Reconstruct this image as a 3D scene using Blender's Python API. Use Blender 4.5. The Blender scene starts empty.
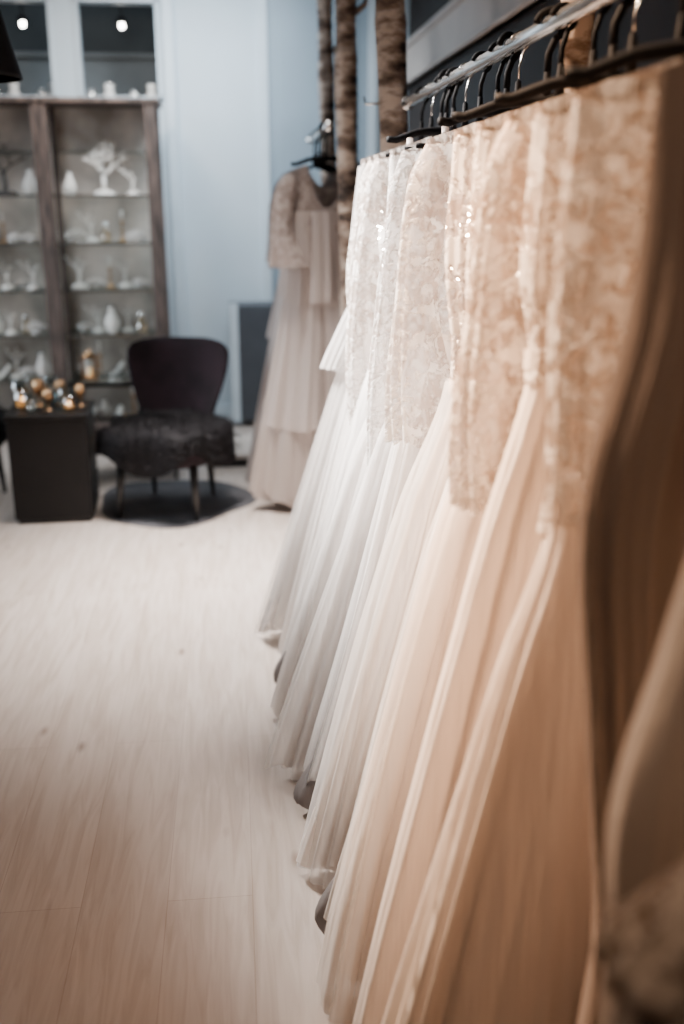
import bpy, math, random
from mathutils import Vector, Matrix
random.seed(7)
scene = bpy.context.scene
COL = scene.collection
pi = math.pi

# ------------------------------------------------------------------ helpers
def link(o):
    COL.objects.link(o); return o

def mesh_obj(name, verts, faces, mat=None, parent=None, smooth=True, loc=(0,0,0), label=None):
    me = bpy.data.meshes.new(name)
    me.from_pydata([tuple(v) for v in verts], [], faces)
    me.update()
    if smooth:
        me.polygons.foreach_set("use_smooth", [True]*len(me.polygons))
    if mat: me.materials.append(mat)
    o = bpy.data.objects.new(name, me)
    o.location = loc
    link(o)
    if parent: o.parent = parent
    if label: o["label"] = label
    return o

def empty(name, loc, label, category, rot=0.0, group=None):
    e = bpy.data.objects.new(name, None)
    e.empty_display_size = 0.1
    e.location = loc; e.rotation_euler = (0,0,rot)
    link(e)
    tag(e, label, category, group)
    return e

def tag(o, label, category, group=None):
    o["label"] = label; o["category"] = category
    if group: o["group"] = group

def structure(o, label=None):
    o["kind"] = "structure"
    if label: o["label"] = label
    return o

def box_geo(mn, mx, V, F):
    b = len(V)
    for z in (mn[2], mx[2]):
        V += [(mn[0],mn[1],z),(mx[0],mn[1],z),(mx[0],mx[1],z),(mn[0],mx[1],z)]
    F += [(b,b+3,b+2,b+1),(b+4,b+5,b+6,b+7),(b,b+1,b+5,b+4),(b+1,b+2,b+6,b+5),(b+2,b+3,b+7,b+6),(b+3,b,b+4,b+7)]

def boxes(name, lst, mat, parent=None, bevel=0.0, label=None):
    V=[];F=[]
    for mn,mx in lst: box_geo(mn,mx,V,F)
    o = mesh_obj(name,V,F,mat,parent,smooth=False,label=label)
    if bevel:
        m=o.modifiers.new("bevel","BEVEL"); m.width=bevel; m.segments=3
    return o

def tube_geo(path, radii, V, F, seg=12, cap=True, flat=1.0):
    n=len(path); base=len(V)
    P=[Vector(p) for p in path]
    prev=None
    for i in range(n):
        if i==0: d=P[1]-P[0]
        elif i==n-1: d=P[-1]-P[-2]
        else: d=P[i+1]-P[i-1]
        d.normalize()
        if prev is None:
            a = Vector((0,1,0)) if abs(d.y)<0.9 else Vector((1,0,0))
            s = d.cross(a).normalized()
        else:
            s = (prev - d*prev.dot(d)).normalized()
        prev=s
        t=d.cross(s)
        r=radii[i] if isinstance(radii,(list,tuple)) else radii
        for k in range(seg):
            an=2*pi*k/seg
            V.append(tuple(P[i]+s*math.cos(an)*r+t*math.sin(an)*r*flat))
    for i in range(n-1):
        for k in range(seg):
            a=base+i*seg+k; b=base+i*seg+(k+1)%seg
            F.append((a,b,b+seg,a+seg))
    if cap:
        F.append(tuple(base+k for k in range(seg))[::-1])
        F.append(tuple(base+(n-1)*seg+k for k in range(seg)))

def tube(name, path, radii, mat, parent=None, seg=12, flat=1.0, label=None):
    V=[];F=[]
    tube_geo(path,radii,V,F,seg,True,flat)
    return mesh_obj(name,V,F,mat,parent,label=label)

def lathe(name, prof, mat, parent=None, seg=28, loc=(0,0,0), label=None):
    V=[];F=[]
    for r,z in prof:
        for k in range(seg):
            a=2*pi*k/seg
            V.append((r*math.cos(a),r*math.sin(a),z))
    for i in range(len(prof)-1):
        for k in range(seg):
            a=i*seg+k;b=i*seg+(k+1)%seg
            F.append((a,b,b+seg,a+seg))
    if prof[0][0]>1e-4: F.append(tuple(range(seg))[::-1])
    if prof[-1][0]>1e-4: F.append(tuple((len(prof)-1)*seg+k for k in range(seg)))
    return mesh_obj(name,V,F,mat,parent,loc=loc,label=label)

# ------------------------------------------------------------------ materials
def nt(name):
    m=bpy.data.materials.new(name); m.use_nodes=True
    t=m.node_tree; t.nodes.clear()
    return m,t,t.nodes,t.links

def mat_basic(name, col, rough=0.5, metal=0.0, var=0.08, scale=6.0, bump=0.0, bscale=60, emis=None, estr=0, spec=0.5, sheen=0.0, stretch=(1,1,1), col2=None):
    m,t,N,L=nt(name)
    out=N.new("ShaderNodeOutputMaterial"); p=N.new("ShaderNodeBsdfPrincipled")
    tc=N.new("ShaderNodeTexCoord"); mp=N.new("ShaderNodeMapping"); mp.inputs["Scale"].default_value=stretch
    no=N.new("ShaderNodeTexNoise"); no.inputs["Scale"].default_value=scale; no.inputs["Detail"].default_value=6
    cr=N.new("ShaderNodeValToRGB")
    c2=col2 if col2 else tuple(min(1,c*(1+var)) for c in col)
    c1=tuple(c*(1-var) for c in col) if not col2 else col
    cr.color_ramp.elements[0].color=(*c1,1); cr.color_ramp.elements[1].color=(*c2,1)
    cr.color_ramp.elements[0].position=0.35; cr.color_ramp.elements[1].position=0.65
    L.new(tc.outputs["Object"],mp.inputs[0]); L.new(mp.outputs[0],no.inputs["Vector"])
    L.new(no.outputs["Fac"],cr.inputs[0]); L.new(cr.outputs[0],p.inputs["Base Color"])
    p.inputs["Roughness"].default_value=rough; p.inputs["Metallic"].default_value=metal
    p.inputs["Specular IOR Level"].default_value=spec
    if sheen: p.inputs["Sheen Weight"].default_value=sheen
    if emis:
        p.inputs["Emission Color"].default_value=(*emis,1); p.inputs["Emission Strength"].default_value=estr
    if bump:
        n2=N.new("ShaderNodeTexNoise"); n2.inputs["Scale"].default_value=bscale; n2.inputs["Detail"].default_value=4
        L.new(mp.outputs[0],n2.inputs["Vector"])
        b=N.new("ShaderNodeBump"); b.inputs["Strength"].default_value=bump; b.inputs["Distance"].default_value=0.01
        L.new(n2.outputs["Fac"],b.inputs["Height"]); L.new(b.outputs[0],p.inputs["Normal"])
    L.new(p.outputs[0],out.inputs[0])
    return m

def mat_fabric(name, col, transp=0.0, transl=0.35, lace=False, lcol=None, lscale=46, hole=0.0, gloss=0.12, rough=0.45):
    m,t,N,L=nt(name)
    out=N.new("ShaderNodeOutputMaterial")
    tc=N.new("ShaderNodeTexCoord")
    no=N.new("ShaderNodeTexNoise"); no.inputs["Scale"].default_value=5; no.inputs["Detail"].default_value=5
    L.new(tc.outputs["Object"],no.inputs["Vector"])
    cr=N.new("ShaderNodeValToRGB")
    cr.color_ramp.elements[0].color=(*[c*0.93 for c in col],1); cr.color_ramp.elements[1].color=(*[min(1,c*1.04) for c in col],1)
    L.new(no.outputs["Fac"],cr.inputs[0])
    colout=cr.outputs[0]; hgt=None; pat=None
    if lace:
        wob=N.new("ShaderNodeTexNoise"); wob.inputs["Scale"].default_value=34; wob.inputs["Detail"].default_value=3
        L.new(tc.outputs["Object"],wob.inputs["Vector"])
        mx=N.new("ShaderNodeMix"); mx.data_type='VECTOR'; mx.inputs[0].default_value=0.045
        L.new(tc.outputs["Object"],mx.inputs[4]); L.new(wob.outputs["Color"],mx.inputs[5])
        v=N.new("ShaderNodeTexVoronoi"); v.feature='F1'; v.inputs["Scale"].default_value=lscale
        L.new(mx.outputs[1],v.inputs["Vector"])
        v2=N.new("ShaderNodeTexNoise"); v2.inputs["Scale"].default_value=lscale*0.42; v2.inputs["Detail"].default_value=4; v2.inputs["Distortion"].default_value=1.5
        L.new(mx.outputs[1],v2.inputs["Vector"])
        r1=N.new("ShaderNodeMapRange"); r1.inputs[1].default_value=0.2; r1.inputs[2].default_value=0.45; r1.inputs[3].default_value=0.8; r1.inputs[4].default_value=0
        L.new(v.outputs["Distance"],r1.inputs[0])
        r2=N.new("ShaderNodeMapRange"); r2.inputs[1].default_value=0.49; r2.inputs[2].default_value=0.57; r2.inputs[3].default_value=0; r2.inputs[4].default_value=1
        L.new(v2.outputs["Fac"],r2.inputs[0])
        ma=N.new("ShaderNodeMath"); ma.operation='MAXIMUM'
        L.new(r1.outputs[0],ma.inputs[0]); L.new(r2.outputs[0],ma.inputs[1])
        pat=ma.outputs[0]
        mc=N.new("ShaderNodeMix"); mc.data_type='RGBA'
        L.new(pat,mc.inputs[0]); L.new(cr.outputs[0],mc.inputs[6]); mc.inputs[7].default_value=(*lcol,1)
        colout=mc.outputs[2]; hgt=pat
    d=N.new("ShaderNodeBsdfDiffuse"); tr=N.new("ShaderNodeBsdfTranslucent"); gl=N.new("ShaderNodeBsdfGlossy"); gl.inputs["Roughness"].default_value=rough
    L.new(colout,d.inputs[0]); L.new(colout,tr.inputs[0]); L.new(colout,gl.inputs[0])
    b=N.new("ShaderNodeBump"); b.inputs["Distance"].default_value=0.003
    if hgt is None:
        n3=N.new("ShaderNodeTexNoise"); n3.inputs["Scale"].default_value=34; n3.inputs["Detail"].default_value=3
        mp=N.new("ShaderNodeMapping"); mp.inputs["Scale"].default_value=(1,1,0.06)
        L.new(tc.outputs["Object"],mp.inputs[0]); L.new(mp.outputs[0],n3.inputs["Vector"])
        hgt=n3.outputs["Fac"]; b.inputs["Strength"].default_value=1.0; b.inputs["Distance"].default_value=0.010
    else: b.inputs["Strength"].default_value=0.8
    L.new(hgt,b.inputs["Height"])
    for q in (d,gl,tr): L.new(b.outputs[0],q.inputs["Normal"])
    m1=N.new("ShaderNodeMixShader"); m1.inputs[0].default_value=transl; L.new(d.outputs[0],m1.inputs[1]); L.new(tr.outputs[0],m1.inputs[2])
    m2=N.new("ShaderNodeMixShader"); m2.inputs[0].default_value=gloss; L.new(m1.outputs[0],m2.inputs[1]); L.new(gl.outputs[0],m2.inputs[2])
    last=m2
    if transp>0 or hole>0:
        tp=N.new("ShaderNodeBsdfTransparent"); m3=N.new("ShaderNodeMixShader")
        m3.inputs[0].default_value=transp
        if pat is not None and hole>0:
            r=N.new("ShaderNodeMapRange"); r.inputs[3].default_value=hole; r.inputs[4].default_value=0.0
            L.new(pat,r.inputs[0]); L.new(r.outputs[0],m3.inputs[0])
        L.new(m2.outputs[0],m3.inputs[1]); L.new(tp.outputs[0],m3.inputs[2]); last=m3
    L.new(last.outputs[0],out.inputs[0])
    return m

def mat_glass(name,col=(0.9,0.95,0.95),rough=0.05,mixv=0.75):
    m,t,N,L=nt(name)
    out=N.new("ShaderNodeOutputMaterial"); tp=N.new("ShaderNodeBsdfTransparent"); tp.inputs[0].default_value=(*col,1)
    gl=N.new("ShaderNodeBsdfGlossy"); gl.inputs["Roughness"].default_value=rough
    no=N.new("ShaderNodeTexNoise"); no.inputs["Scale"].default_value=3
    mr=N.new("ShaderNodeMapRange"); mr.inputs[3].default_value=1-mixv-0.05; mr.inputs[4].default_value=1-mixv+0.05
    L.new(no.outputs["Fac"],mr.inputs[0])
    mx=N.new("ShaderNodeMixShader"); L.new(mr.outputs[0],mx.inputs[0]); L.new(tp.outputs[0],mx.inputs[1]); L.new(gl.outputs[0],mx.inputs[2])
    L.new(mx.outputs[0],out.inputs[0]); return m

def mat_emit(name,col,s):
    m,t,N,L=nt(name); out=N.new("ShaderNodeOutputMaterial"); e=N.new("ShaderNodeEmission")
    e.inputs[0].default_value=(*col,1); e.inputs[1].default_value=s; L.new(e.outputs[0],out.inputs[0]); return m

def mat_floor():
    m,t,N,L=nt("whitewashed_oak_planks")
    out=N.new("ShaderNodeOutputMaterial"); p=N.new("ShaderNodeBsdfPrincipled")
    tc=N.new("ShaderNodeTexCoord"); mp=N.new("ShaderNodeMapping"); mp.inputs["Rotation"].default_value=(0,0,pi/2)
    L.new(tc.outputs["Object"],mp.inputs[0])
    br=N.new("ShaderNodeTexBrick"); br.inputs["Scale"].default_value=1.0
    br.inputs["Brick Width"].default_value=1.9; br.inputs["Row Height"].default_value=0.19; br.inputs["Mortar Size"].default_value=0.0010
    br.inputs["Color1"].default_value=(0.56,0.485,0.435,1); br.inputs["Color2"].default_value=(0.52,0.445,0.395,1); br.inputs["Mortar"].default_value=(0.42,0.345,0.295,1)
    br.offset=0.37
    L.new(mp.outputs[0],br.inputs["Vector"])
    m2=N.new("ShaderNodeMapping"); m2.inputs["Scale"].default_value=(14,1.3,1)
    L.new(tc.outputs["Object"],m2.inputs[0])
    no=N.new("ShaderNodeTexNoise"); no.inputs["Scale"].default_value=2.4; no.inputs["Detail"].default_value=9; no.inputs["Distortion"].default_value=1.2
    L.new(m2.outputs[0],no.inputs["Vector"])
    cr=N.new("ShaderNodeValToRGB"); cr.color_ramp.elements[0].position=0.3; cr.color_ramp.elements[0].color=(0.77,0.73,0.69,1)
    cr.color_ramp.elements[1].position=0.62; cr.color_ramp.elements[1].color=(1,1,1,1)
    L.new(no.outputs["Fac"],cr.inputs[0])
    m3=N.new("ShaderNodeMapping"); m3.inputs["Scale"].default_value=(4.2,1.7,1)
    L.new(tc.outputs["Object"],m3.inputs[0])
    vo=N.new("ShaderNodeTexVoronoi"); vo.inputs["Scale"].default_value=1.7; L.new(m3.outputs[0],vo.inputs["Vector"])
    kr=N.new("ShaderNodeValToRGB"); kr.color_ramp.elements[0].position=0.02; kr.color_ramp.elements[0].color=(0.4,0.32,0.27,1)
    kr.color_ramp.elements[1].position=0.12; kr.color_ramp.elements[1].color=(1,1,1,1)
    L.new(vo.outputs["Distance"],kr.inputs[0])
    a=N.new("ShaderNodeMix"); a.data_type='RGBA'; a.blend_type='MULTIPLY'; a.inputs[0].default_value=1
    L.new(br.outputs[0],a.inputs[6]); L.new(cr.outputs[0],a.inputs[7])
    c=N.new("ShaderNodeMix"); c.data_type='RGBA'; c.blend_type='MULTIPLY'; c.inputs[0].default_value=0.8
    L.new(a.outputs[2],c.inputs[6]); L.new(kr.outputs[0],c.inputs[7])
    L.new(c.outputs[2],p.inputs["Base Color"])
    p.inputs["Roughness"].default_value=0.34
    b=N.new("ShaderNodeBump"); b.inputs["Strength"].default_value=0.2; b.inputs["Distance"].default_value=0.004
    L.new(no.outputs["Fac"],b.inputs["Height"]); L.new(b.outputs[0],p.inputs["Normal"])
    L.new(p.outputs[0],out.inputs[0]); return m

def mat_birch():
    m,t,N,L=nt("birch_bark")
    out=N.new("ShaderNodeOutputMaterial"); p=N.new("ShaderNodeBsdfPrincipled"); p.inputs["Roughness"].default_value=0.8
    tc=N.new("ShaderNodeTexCoord"); mp=N.new("ShaderNodeMapping"); mp.inputs["Scale"].default_value=(1,1,2.4)
    L.new(tc.outputs["Object"],mp.inputs[0])
    no=N.new("ShaderNodeTexNoise"); no.inputs["Scale"].default_value=9; no.inputs["Detail"].default_value=5; no.inputs["Roughness"].default_value=0.6
    L.new(mp.outputs[0],no.inputs["Vector"])
    cr=N.new("ShaderNodeValToRGB"); e=cr.color_ramp.elements
    e[0].position=0.36; e[0].color=(0.035,0.022,0.016,1); e[1].position=0.50; e[1].color=(0.26,0.18,0.135,1)
    x=e.new(0.62); x.color=(0.62,0.50,0.41,1)
    L.new(no.outputs["Fac"],cr.inputs[0]); L.new(cr.outputs[0],p.inputs["Base Color"])
    b=N.new("ShaderNodeBump"); b.inputs["Strength"].default_value=0.8; b.inputs["Distance"].default_value=0.006
    L.new(no.outputs["Fac"],b.inputs["Height"]); L.new(b.outputs[0],p.inputs["Normal"])
    L.new(p.outputs[0],out.inputs[0]); return m

M_floor=mat_floor()
M_wall=mat_basic("pale_blue_plaster",(0.54,0.61,0.66),0.7,var=0.06,scale=1.2,bump=0.08)
M_wallR=mat_basic("dark_brown_wall_paint",(0.022,0.013,0.010),0.6,var=0.2,scale=2,spec=0.3)
M_wallL=mat_basic("dark_taupe_plaster",(0.04,0.032,0.028),0.8,var=0.05)
M_ceil=mat_basic("dark_ceiling_paint",(0.045,0.038,0.035),0.9,var=0.03)
M_trim=mat_basic("pale_grey_trim",(0.56,0.48,0.43),0.5,var=0.04)
M_trimb=mat_basic("blue_white_trim",(0.55,0.62,0.67),0.5,var=0.03)
M_door=mat_basic("blue_grey_door",(0.26,0.32,0.37),0.5,var=0.06,scale=2)
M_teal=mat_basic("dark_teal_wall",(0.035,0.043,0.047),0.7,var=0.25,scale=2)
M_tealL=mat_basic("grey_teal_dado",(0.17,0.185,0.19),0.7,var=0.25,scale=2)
M_birch=mat_birch()
M_chrome=mat_basic("brushed_chrome",(0.82,0.80,0.78),0.22,1.0,var=0.08,scale=40,stretch=(1,0.1,1))
M_black=mat_basic("black_hanger_velvet",(0.004,0.0035,0.004),0.7,var=0.2,spec=0.1)
M_velvet=mat_basic("plum_black_velvet",(0.012,0.0058,0.009),0.85,var=0.35,scale=9,sheen=0.05,bump=0.3,spec=0.2)
M_fur=mat_basic("black_fur",(0.005,0.004,0.005),0.7,var=0.4,scale=30,spec=0.2)
M_legs=mat_basic("black_lacquered_wood",(0.006,0.005,0.005),0.35,var=0.2)
M_tbl=mat_basic("matt_black_cabinet",(0.006,0.0052,0.0055),0.5,var=0.2,spec=0.25)
M_shadow_patch=mat_basic("chair_shadow_grey",(0.08,0.078,0.085),0.9,var=0.25,scale=5,bump=0.5,bscale=120)  # dark grey that paints the shade under the lounge chair
M_weather=mat_basic("weathered_wood",(0.03,0.02,0.016),0.75,scale=8,stretch=(6,6,0.8),col2=(0.14,0.095,0.078),bump=0.5,bscale=30)
M_back=mat_basic("linen_panel_painted_shade",(0.24,0.205,0.175),0.85,scale=2.2,col2=(0.80,0.71,0.63))  # mottled tones paint the pattern of shadows onto the panel
M_glass=mat_glass("shelf_glass",(0.90,0.95,0.95),0.08,0.72)
M_glassj=mat_glass("candle_glass",(1.0,0.88,0.70),0.08,0.7)
M_gold=mat_basic("gold_metal",(0.50,0.31,0.17),0.35,1.0,var=0.1)
M_silver=mat_basic("silver_metal",(0.80,0.76,0.72),0.25,1.0,var=0.1)
M_white=mat_basic("white_ceramic",(0.84,0.79,0.73),0.35,var=0.05)
M_ivory=mat_basic("candle_wax",(0.9,0.75,0.5),0.5,var=0.05,emis=(1,0.55,0.2),estr=0.5)
M_flame=mat_emit("candle_flame",(1.0,0.6,0.3),25)
M_spot=mat_emit("spot_lens",(1.0,0.96,0.9),60)
M_gcab=mat_basic("slate_grey_lacquer",(0.06,0.065,0.075),0.45,var=0.1)
M_beige=mat_basic("beige_linen_top",(0.60,0.52,0.46),0.7,var=0.06)
M_dark=mat_basic("dark_plinth_base",(0.03,0.027,0.027),0.6)

# ------------------------------------------------------------------ room shell
XR=1.2; XL=-3.4; YB=7.1; YF=-1.6; ZC=3.1
structure(boxes("floor",[((XL-0.1,YF-0.1,-0.1),(XR+0.1,YB+0.1,0))],M_floor),"pale whitewashed oak plank floor")
structure(boxes("ceiling",[((XL-0.1,YF-0.1,ZC),(XR+0.1,YB+0.1,ZC+0.1))],M_ceil),"plain dark painted ceiling")
structure(boxes("wall_right",[((XR,YF-0.1,0),(XR+0.1,YB+0.1,ZC))],M_wallR),"dark brown painted wall")
structure(boxes("wall_front",[((XL,YF-0.1,0),(XR,YF,ZC))],M_wallL),"dark taupe wall")
structure(boxes("wall_left",[((XL-0.1,YF,0),(XL,YB,0.6)),((XL-0.1,YF,2.6),(XL,YB,ZC)),((XL-0.1,YF,0.6),(XL,3.6,2.6)),((XL-0.1,6.5,0.6),(XL,YB,2.6))],M_wallL),"dark taupe wall with a shop window")
structure(boxes("window_3",[((XL-0.09,3.6,0.6),(XL+0.02,3.66,2.6)),((XL-0.09,6.44,0.6),(XL+0.02,6.5,2.6)),((XL-0.09,5.0,0.6),(XL+0.02,5.07,2.6)),((XL-0.09,3.6,0.6),(XL+0.02,6.5,0.66)),((XL-0.09,3.6,2.54),(XL+0.02,6.5,2.6))],M_trim),"shop window frame")
yb0,yb1=YB,YB+0.1
structure(boxes("wall_back",[((XL,yb0,0),(XR,yb1,2.12)),((XL,yb0,2.72),(XR,yb1,ZC)),((XL,yb0,2.12),(-1.75,yb1,2.72)),((-1.09,yb0,2.12),(-0.95,yb1,2.72)),((-0.42,yb0,2.12),(XR,yb1,2.72))],M_wall),"pale blue-grey plaster wall")
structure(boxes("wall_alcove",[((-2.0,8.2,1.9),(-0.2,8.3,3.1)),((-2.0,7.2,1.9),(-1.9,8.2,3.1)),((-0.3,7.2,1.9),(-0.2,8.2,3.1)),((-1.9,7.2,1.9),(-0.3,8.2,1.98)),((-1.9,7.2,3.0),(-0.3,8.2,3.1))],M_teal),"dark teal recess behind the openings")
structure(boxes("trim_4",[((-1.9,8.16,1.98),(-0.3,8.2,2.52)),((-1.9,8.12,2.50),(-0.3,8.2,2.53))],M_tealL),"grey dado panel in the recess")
def window(name,x0,x1,z0,z1):
    f=0.022
    o=boxes(name,[((x0,YB-0.02,z0),(x0+f,YB+0.1,z1)),((x1-f,YB-0.02,z0),(x1,YB+0.1,z1)),((x0,YB-0.02,z0),(x1,YB+0.1,z0+f)),((x0,YB-0.02,z1-f),(x1,YB+0.1,z1))],M_trimb)
    structure(o,"high interior window with pale frame")
window("window_1",-1.75,-1.09,2.12,2.72)
window("window_2",-0.95,-0.42,2.12,2.72)
structure(boxes("trim_1",[((-0.40,YB-0.05,0),(-0.33,YB,ZC))],M_trimb,bevel=0.006),"pale vertical wall post")
structure(boxes("trim_2",[((XR-0.05,YF,2.21),(XR,YB,2.45)),((XR-0.075,YF,2.42),(XR,YB,2.45)),((XR-0.065,YF,2.21),(XR,YB,2.235))],M_trim,bevel=0.005),"pale grey moulding along the dark wall")
structure(boxes("baseboard_back",[((XL,YB-0.02,0),(XR,YB,0.1))],M_trimb),"pale skirting board")
structure(boxes("baseboard_right",[((XR-0.02,YF,0),(XR,YB-0.02,0.1))],M_trim),"pale skirting board")
structure(boxes("door_1",[((0.27,YB-0.015,0.0),(0.93,YB,2.9)),((0.34,YB-0.025,0.2),(0.86,YB-0.013,1.1)),((0.34,YB-0.025,1.25),(0.86,YB-0.013,2.75))],M_door,bevel=0.004),"tall blue-grey panelled door")
structure(boxes("trim_3",[((0.21,YB-0.035,0),(0.27,YB,2.98)),((0.93,YB-0.035,0),(0.99,YB,2.98)),((0.21,YB-0.035,2.9),(0.99,YB,2.98))],M_trimb,bevel=0.005),"pale door surround")

for i,(x,y) in enumerate([(-1.36,7.6),(-0.70,7.6)]):
    z=2.63
    e=empty("ceiling_spotlight",(x,y,z),"small glowing ceiling spotlight on a dark stem","spotlight",group="spotlights behind the high windows")
    lathe("spot_housing",[(0.008,0.37),(0.008,0.06),(0.03,0.055),(0.034,0.02),(0.03,0.018),(0.0,0.03)],M_black,e)
    lathe("spot_lens",[(0.0,-0.012),(0.010,-0.008),(0.014,0.0),(0.014,0.018),(0.0,0.022)],M_spot,e)

# ------------------------------------------------------------------ dresses
WHITE=(0.92,0.885,0.86); IVORY=(0.90,0.83,0.77); BLUSH=(0.88,0.775,0.69)
M_t_white=mat_fabric("white_tulle",WHITE,transp=0.16,transl=0.26,gloss=0.03)
M_t_ivory=mat_fabric("ivory_tulle",IVORY,transp=0.16,transl=0.26,gloss=0.03)
M_t_blush=mat_fabric("blush_tulle",BLUSH,transp=0.14,transl=0.24,gloss=0.03)
M_o_white=mat_fabric("sheer_white_tulle",WHITE,transp=0.62,transl=0.35,gloss=0.03)
M_o_blush=mat_fabric("sheer_blush_tulle",BLUSH,transp=0.60,transl=0.35,gloss=0.03)
M_s_white=mat_fabric("white_satin",(0.86,0.80,0.76),transl=0.12,gloss=0.10,rough=0.4)
M_s_ivory=mat_fabric("ivory_satin",(0.78,0.67,0.58),transl=0.12,gloss=0.10,rough=0.4)
M_s_blush=mat_fabric("blush_satin",(0.72,0.59,0.48),transl=0.12,gloss=0.10,rough=0.4)
M_s_taupe=mat_fabric("taupe_satin",(0.27,0.205,0.17),transl=0.1,gloss=0.15,rough=0.4)
M_s_cream=mat_fabric("cream_satin",(0.62,0.53,0.46),transl=0.12,gloss=0.10,rough=0.4)
M_s_grey=mat_fabric("grey_lining",(0.22,0.20,0.195),transl=0.1,gloss=0.1)
M_l_white=mat_fabric("white_lace",(0.50,0.41,0.36),transl=0.3,lace=True,lcol=(0.93,0.89,0.85),hole=0.45,gloss=0.08,rough=0.3)
M_l_ivory=mat_fabric("ivory_lace",(0.42,0.31,0.24),transl=0.3,lace=True,lcol=(0.90,0.82,0.74),hole=0.45,gloss=0.10,rough=0.3)
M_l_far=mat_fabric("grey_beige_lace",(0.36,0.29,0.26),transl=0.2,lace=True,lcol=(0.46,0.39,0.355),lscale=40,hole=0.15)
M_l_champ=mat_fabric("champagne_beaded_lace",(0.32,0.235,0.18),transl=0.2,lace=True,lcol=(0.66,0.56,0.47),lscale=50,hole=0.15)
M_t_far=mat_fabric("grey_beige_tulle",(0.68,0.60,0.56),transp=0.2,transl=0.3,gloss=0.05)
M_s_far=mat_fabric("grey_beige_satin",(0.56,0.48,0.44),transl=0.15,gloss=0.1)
M_bead=mat_basic("crystal_beads",(0.95,0.87,0.78),0.15,1.0,var=0.05)

def sg(v,p): return math.copysign(abs(v)**p,v)

def lerp_prof(prof,z):
    if z>=prof[0][0]: return prof[0][1],prof[0][2]
    n=len(prof)
    for i in range(n-1):
        a=prof[i]; b=prof[i+1]
        if z>=b[0]:
            t=(a[0]-z)/(a[0]-b[0])
            p0=prof[i-1] if i>0 else a; p3=prof[i+2] if i+2<n else b
            r=[]
            for k in (1,2):
                m0=(b[k]-p0[k])/(p0[0]-b[0])*(a[0]-b[0]) if p0 is not a else (b[k]-a[k])
                m1=(p3[k]-a[k])/(a[0]-p3[0])*(a[0]-b[0]) if p3 is not b else (b[k]-a[k])
                t2=t*t;t3=t2*t
                r.append((2*t3-3*t2+1)*a[k]+(t3-2*t2+t)*m0+(-2*t3+3*t2)*b[k]+(t3-t2)*m1)
            return r[0],r[1]
    return prof[-1][1],prof[-1][2]

def cloth_tube(name, ztop, zbot, prof, folds, foldamp, mat, parent, N=250, R=40, off=0.0, hemwave=0.0, top_fn=None, p=0.88, label=None, start=0.0, sway=0.0):
    V=[];F=[]
    q1=folds[0][2]; q2=folds[1][2]
    PH=[]
    for i in range(N):
        ph=2*pi*i/N; c=math.cos(ph); sn=math.sin(ph)
        pw=ph+0.34*math.sin(2*ph+q1)+0.16*math.sin(5*ph+q2)
        mod=0.6+0.4*math.sin(3*ph+q2*1.7)
        late=0.22+0.22*math.sin(4*ph+q1*2.3)
        zb=max(0.008, zbot+hemwave*(math.sin(2*ph+q1)+0.5*math.sin(5*ph+q2)+0.35*math.sin(13*ph+q1*3))) if zbot<0.3 else zbot+hemwave*(math.sin(2*ph+q1)+0.5*math.sin(5*ph+q2))
        PH.append((ph,c,sn,pw,mod,late,top_fn(c,sn) if top_fn else ztop, zb))
    zcache={}
    for j in range(R+1):
        s=j/R
        g=start+(1-start)*min(1,s*1.15)**0.75
        sx=sway*math.sin(s*2.6+q1)*s
        for (ph,c,sn,pw,mod,late,zt,zb) in PH:
            z=zt+(zb-zt)*s
            key=round(z,4)
            if key in zcache: hw,hd=zcache[key]
            else:
                hw,hd=lerp_prof(prof,z); zcache[key]=(hw,hd)
            gl=min(1,max(0,(s-late)/(1-late)))**0.8 if start==0 else 1
            d=0
            for (n,a,phs,dr) in folds:
                if n>20:
                    w=math.sin(n*0.5*pw+phs+dr*s*0.5)
                    w=1.3*(w*w)**0.40-0.9
                    d+=a*w*mod*gl
                elif n>12:
                    w=math.sin(n*0.5*pw+phs+dr*s*0.5)
                    w=1.3*(w*w)**0.40-0.9
                    d+=a*w*(0.6+0.4*mod)
                else:
                    d+=a*math.sin(n*pw+phs+dr*s)
            d*=foldamp*g
            V.append(((hw+off)*sg(c,p)+d*c*0.8+sx, (hd+off)*sg(sn,p)+d*sg(sn,0.8), z))
    for j in range(R):
        for i in range(N):
            a=j*N+i;b=j*N+(i+1)%N
            F.append((a,a+N,b+N,b))
    return mesh_obj(name,V,F,mat,parent,label=label)

def rnd_folds(rng, base=(7,15,26,46)):
    return [(base[0],0.4,rng.uniform(0,6.28),rng.uniform(-.6,.6)),
            (base[1],0.8,rng.uniform(0,6.28),rng.uniform(-.7,.7)),
            (base[2],0.8,rng.uniform(0,6.28),rng.uniform(-.8,.8)),
            (base[3],0.45,rng.uniform(0,6.28),rng.uniform(-.8,.8)),
            (4,0.5,rng.uniform(0,6.28),rng.uniform(-.5,.5))]

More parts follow.
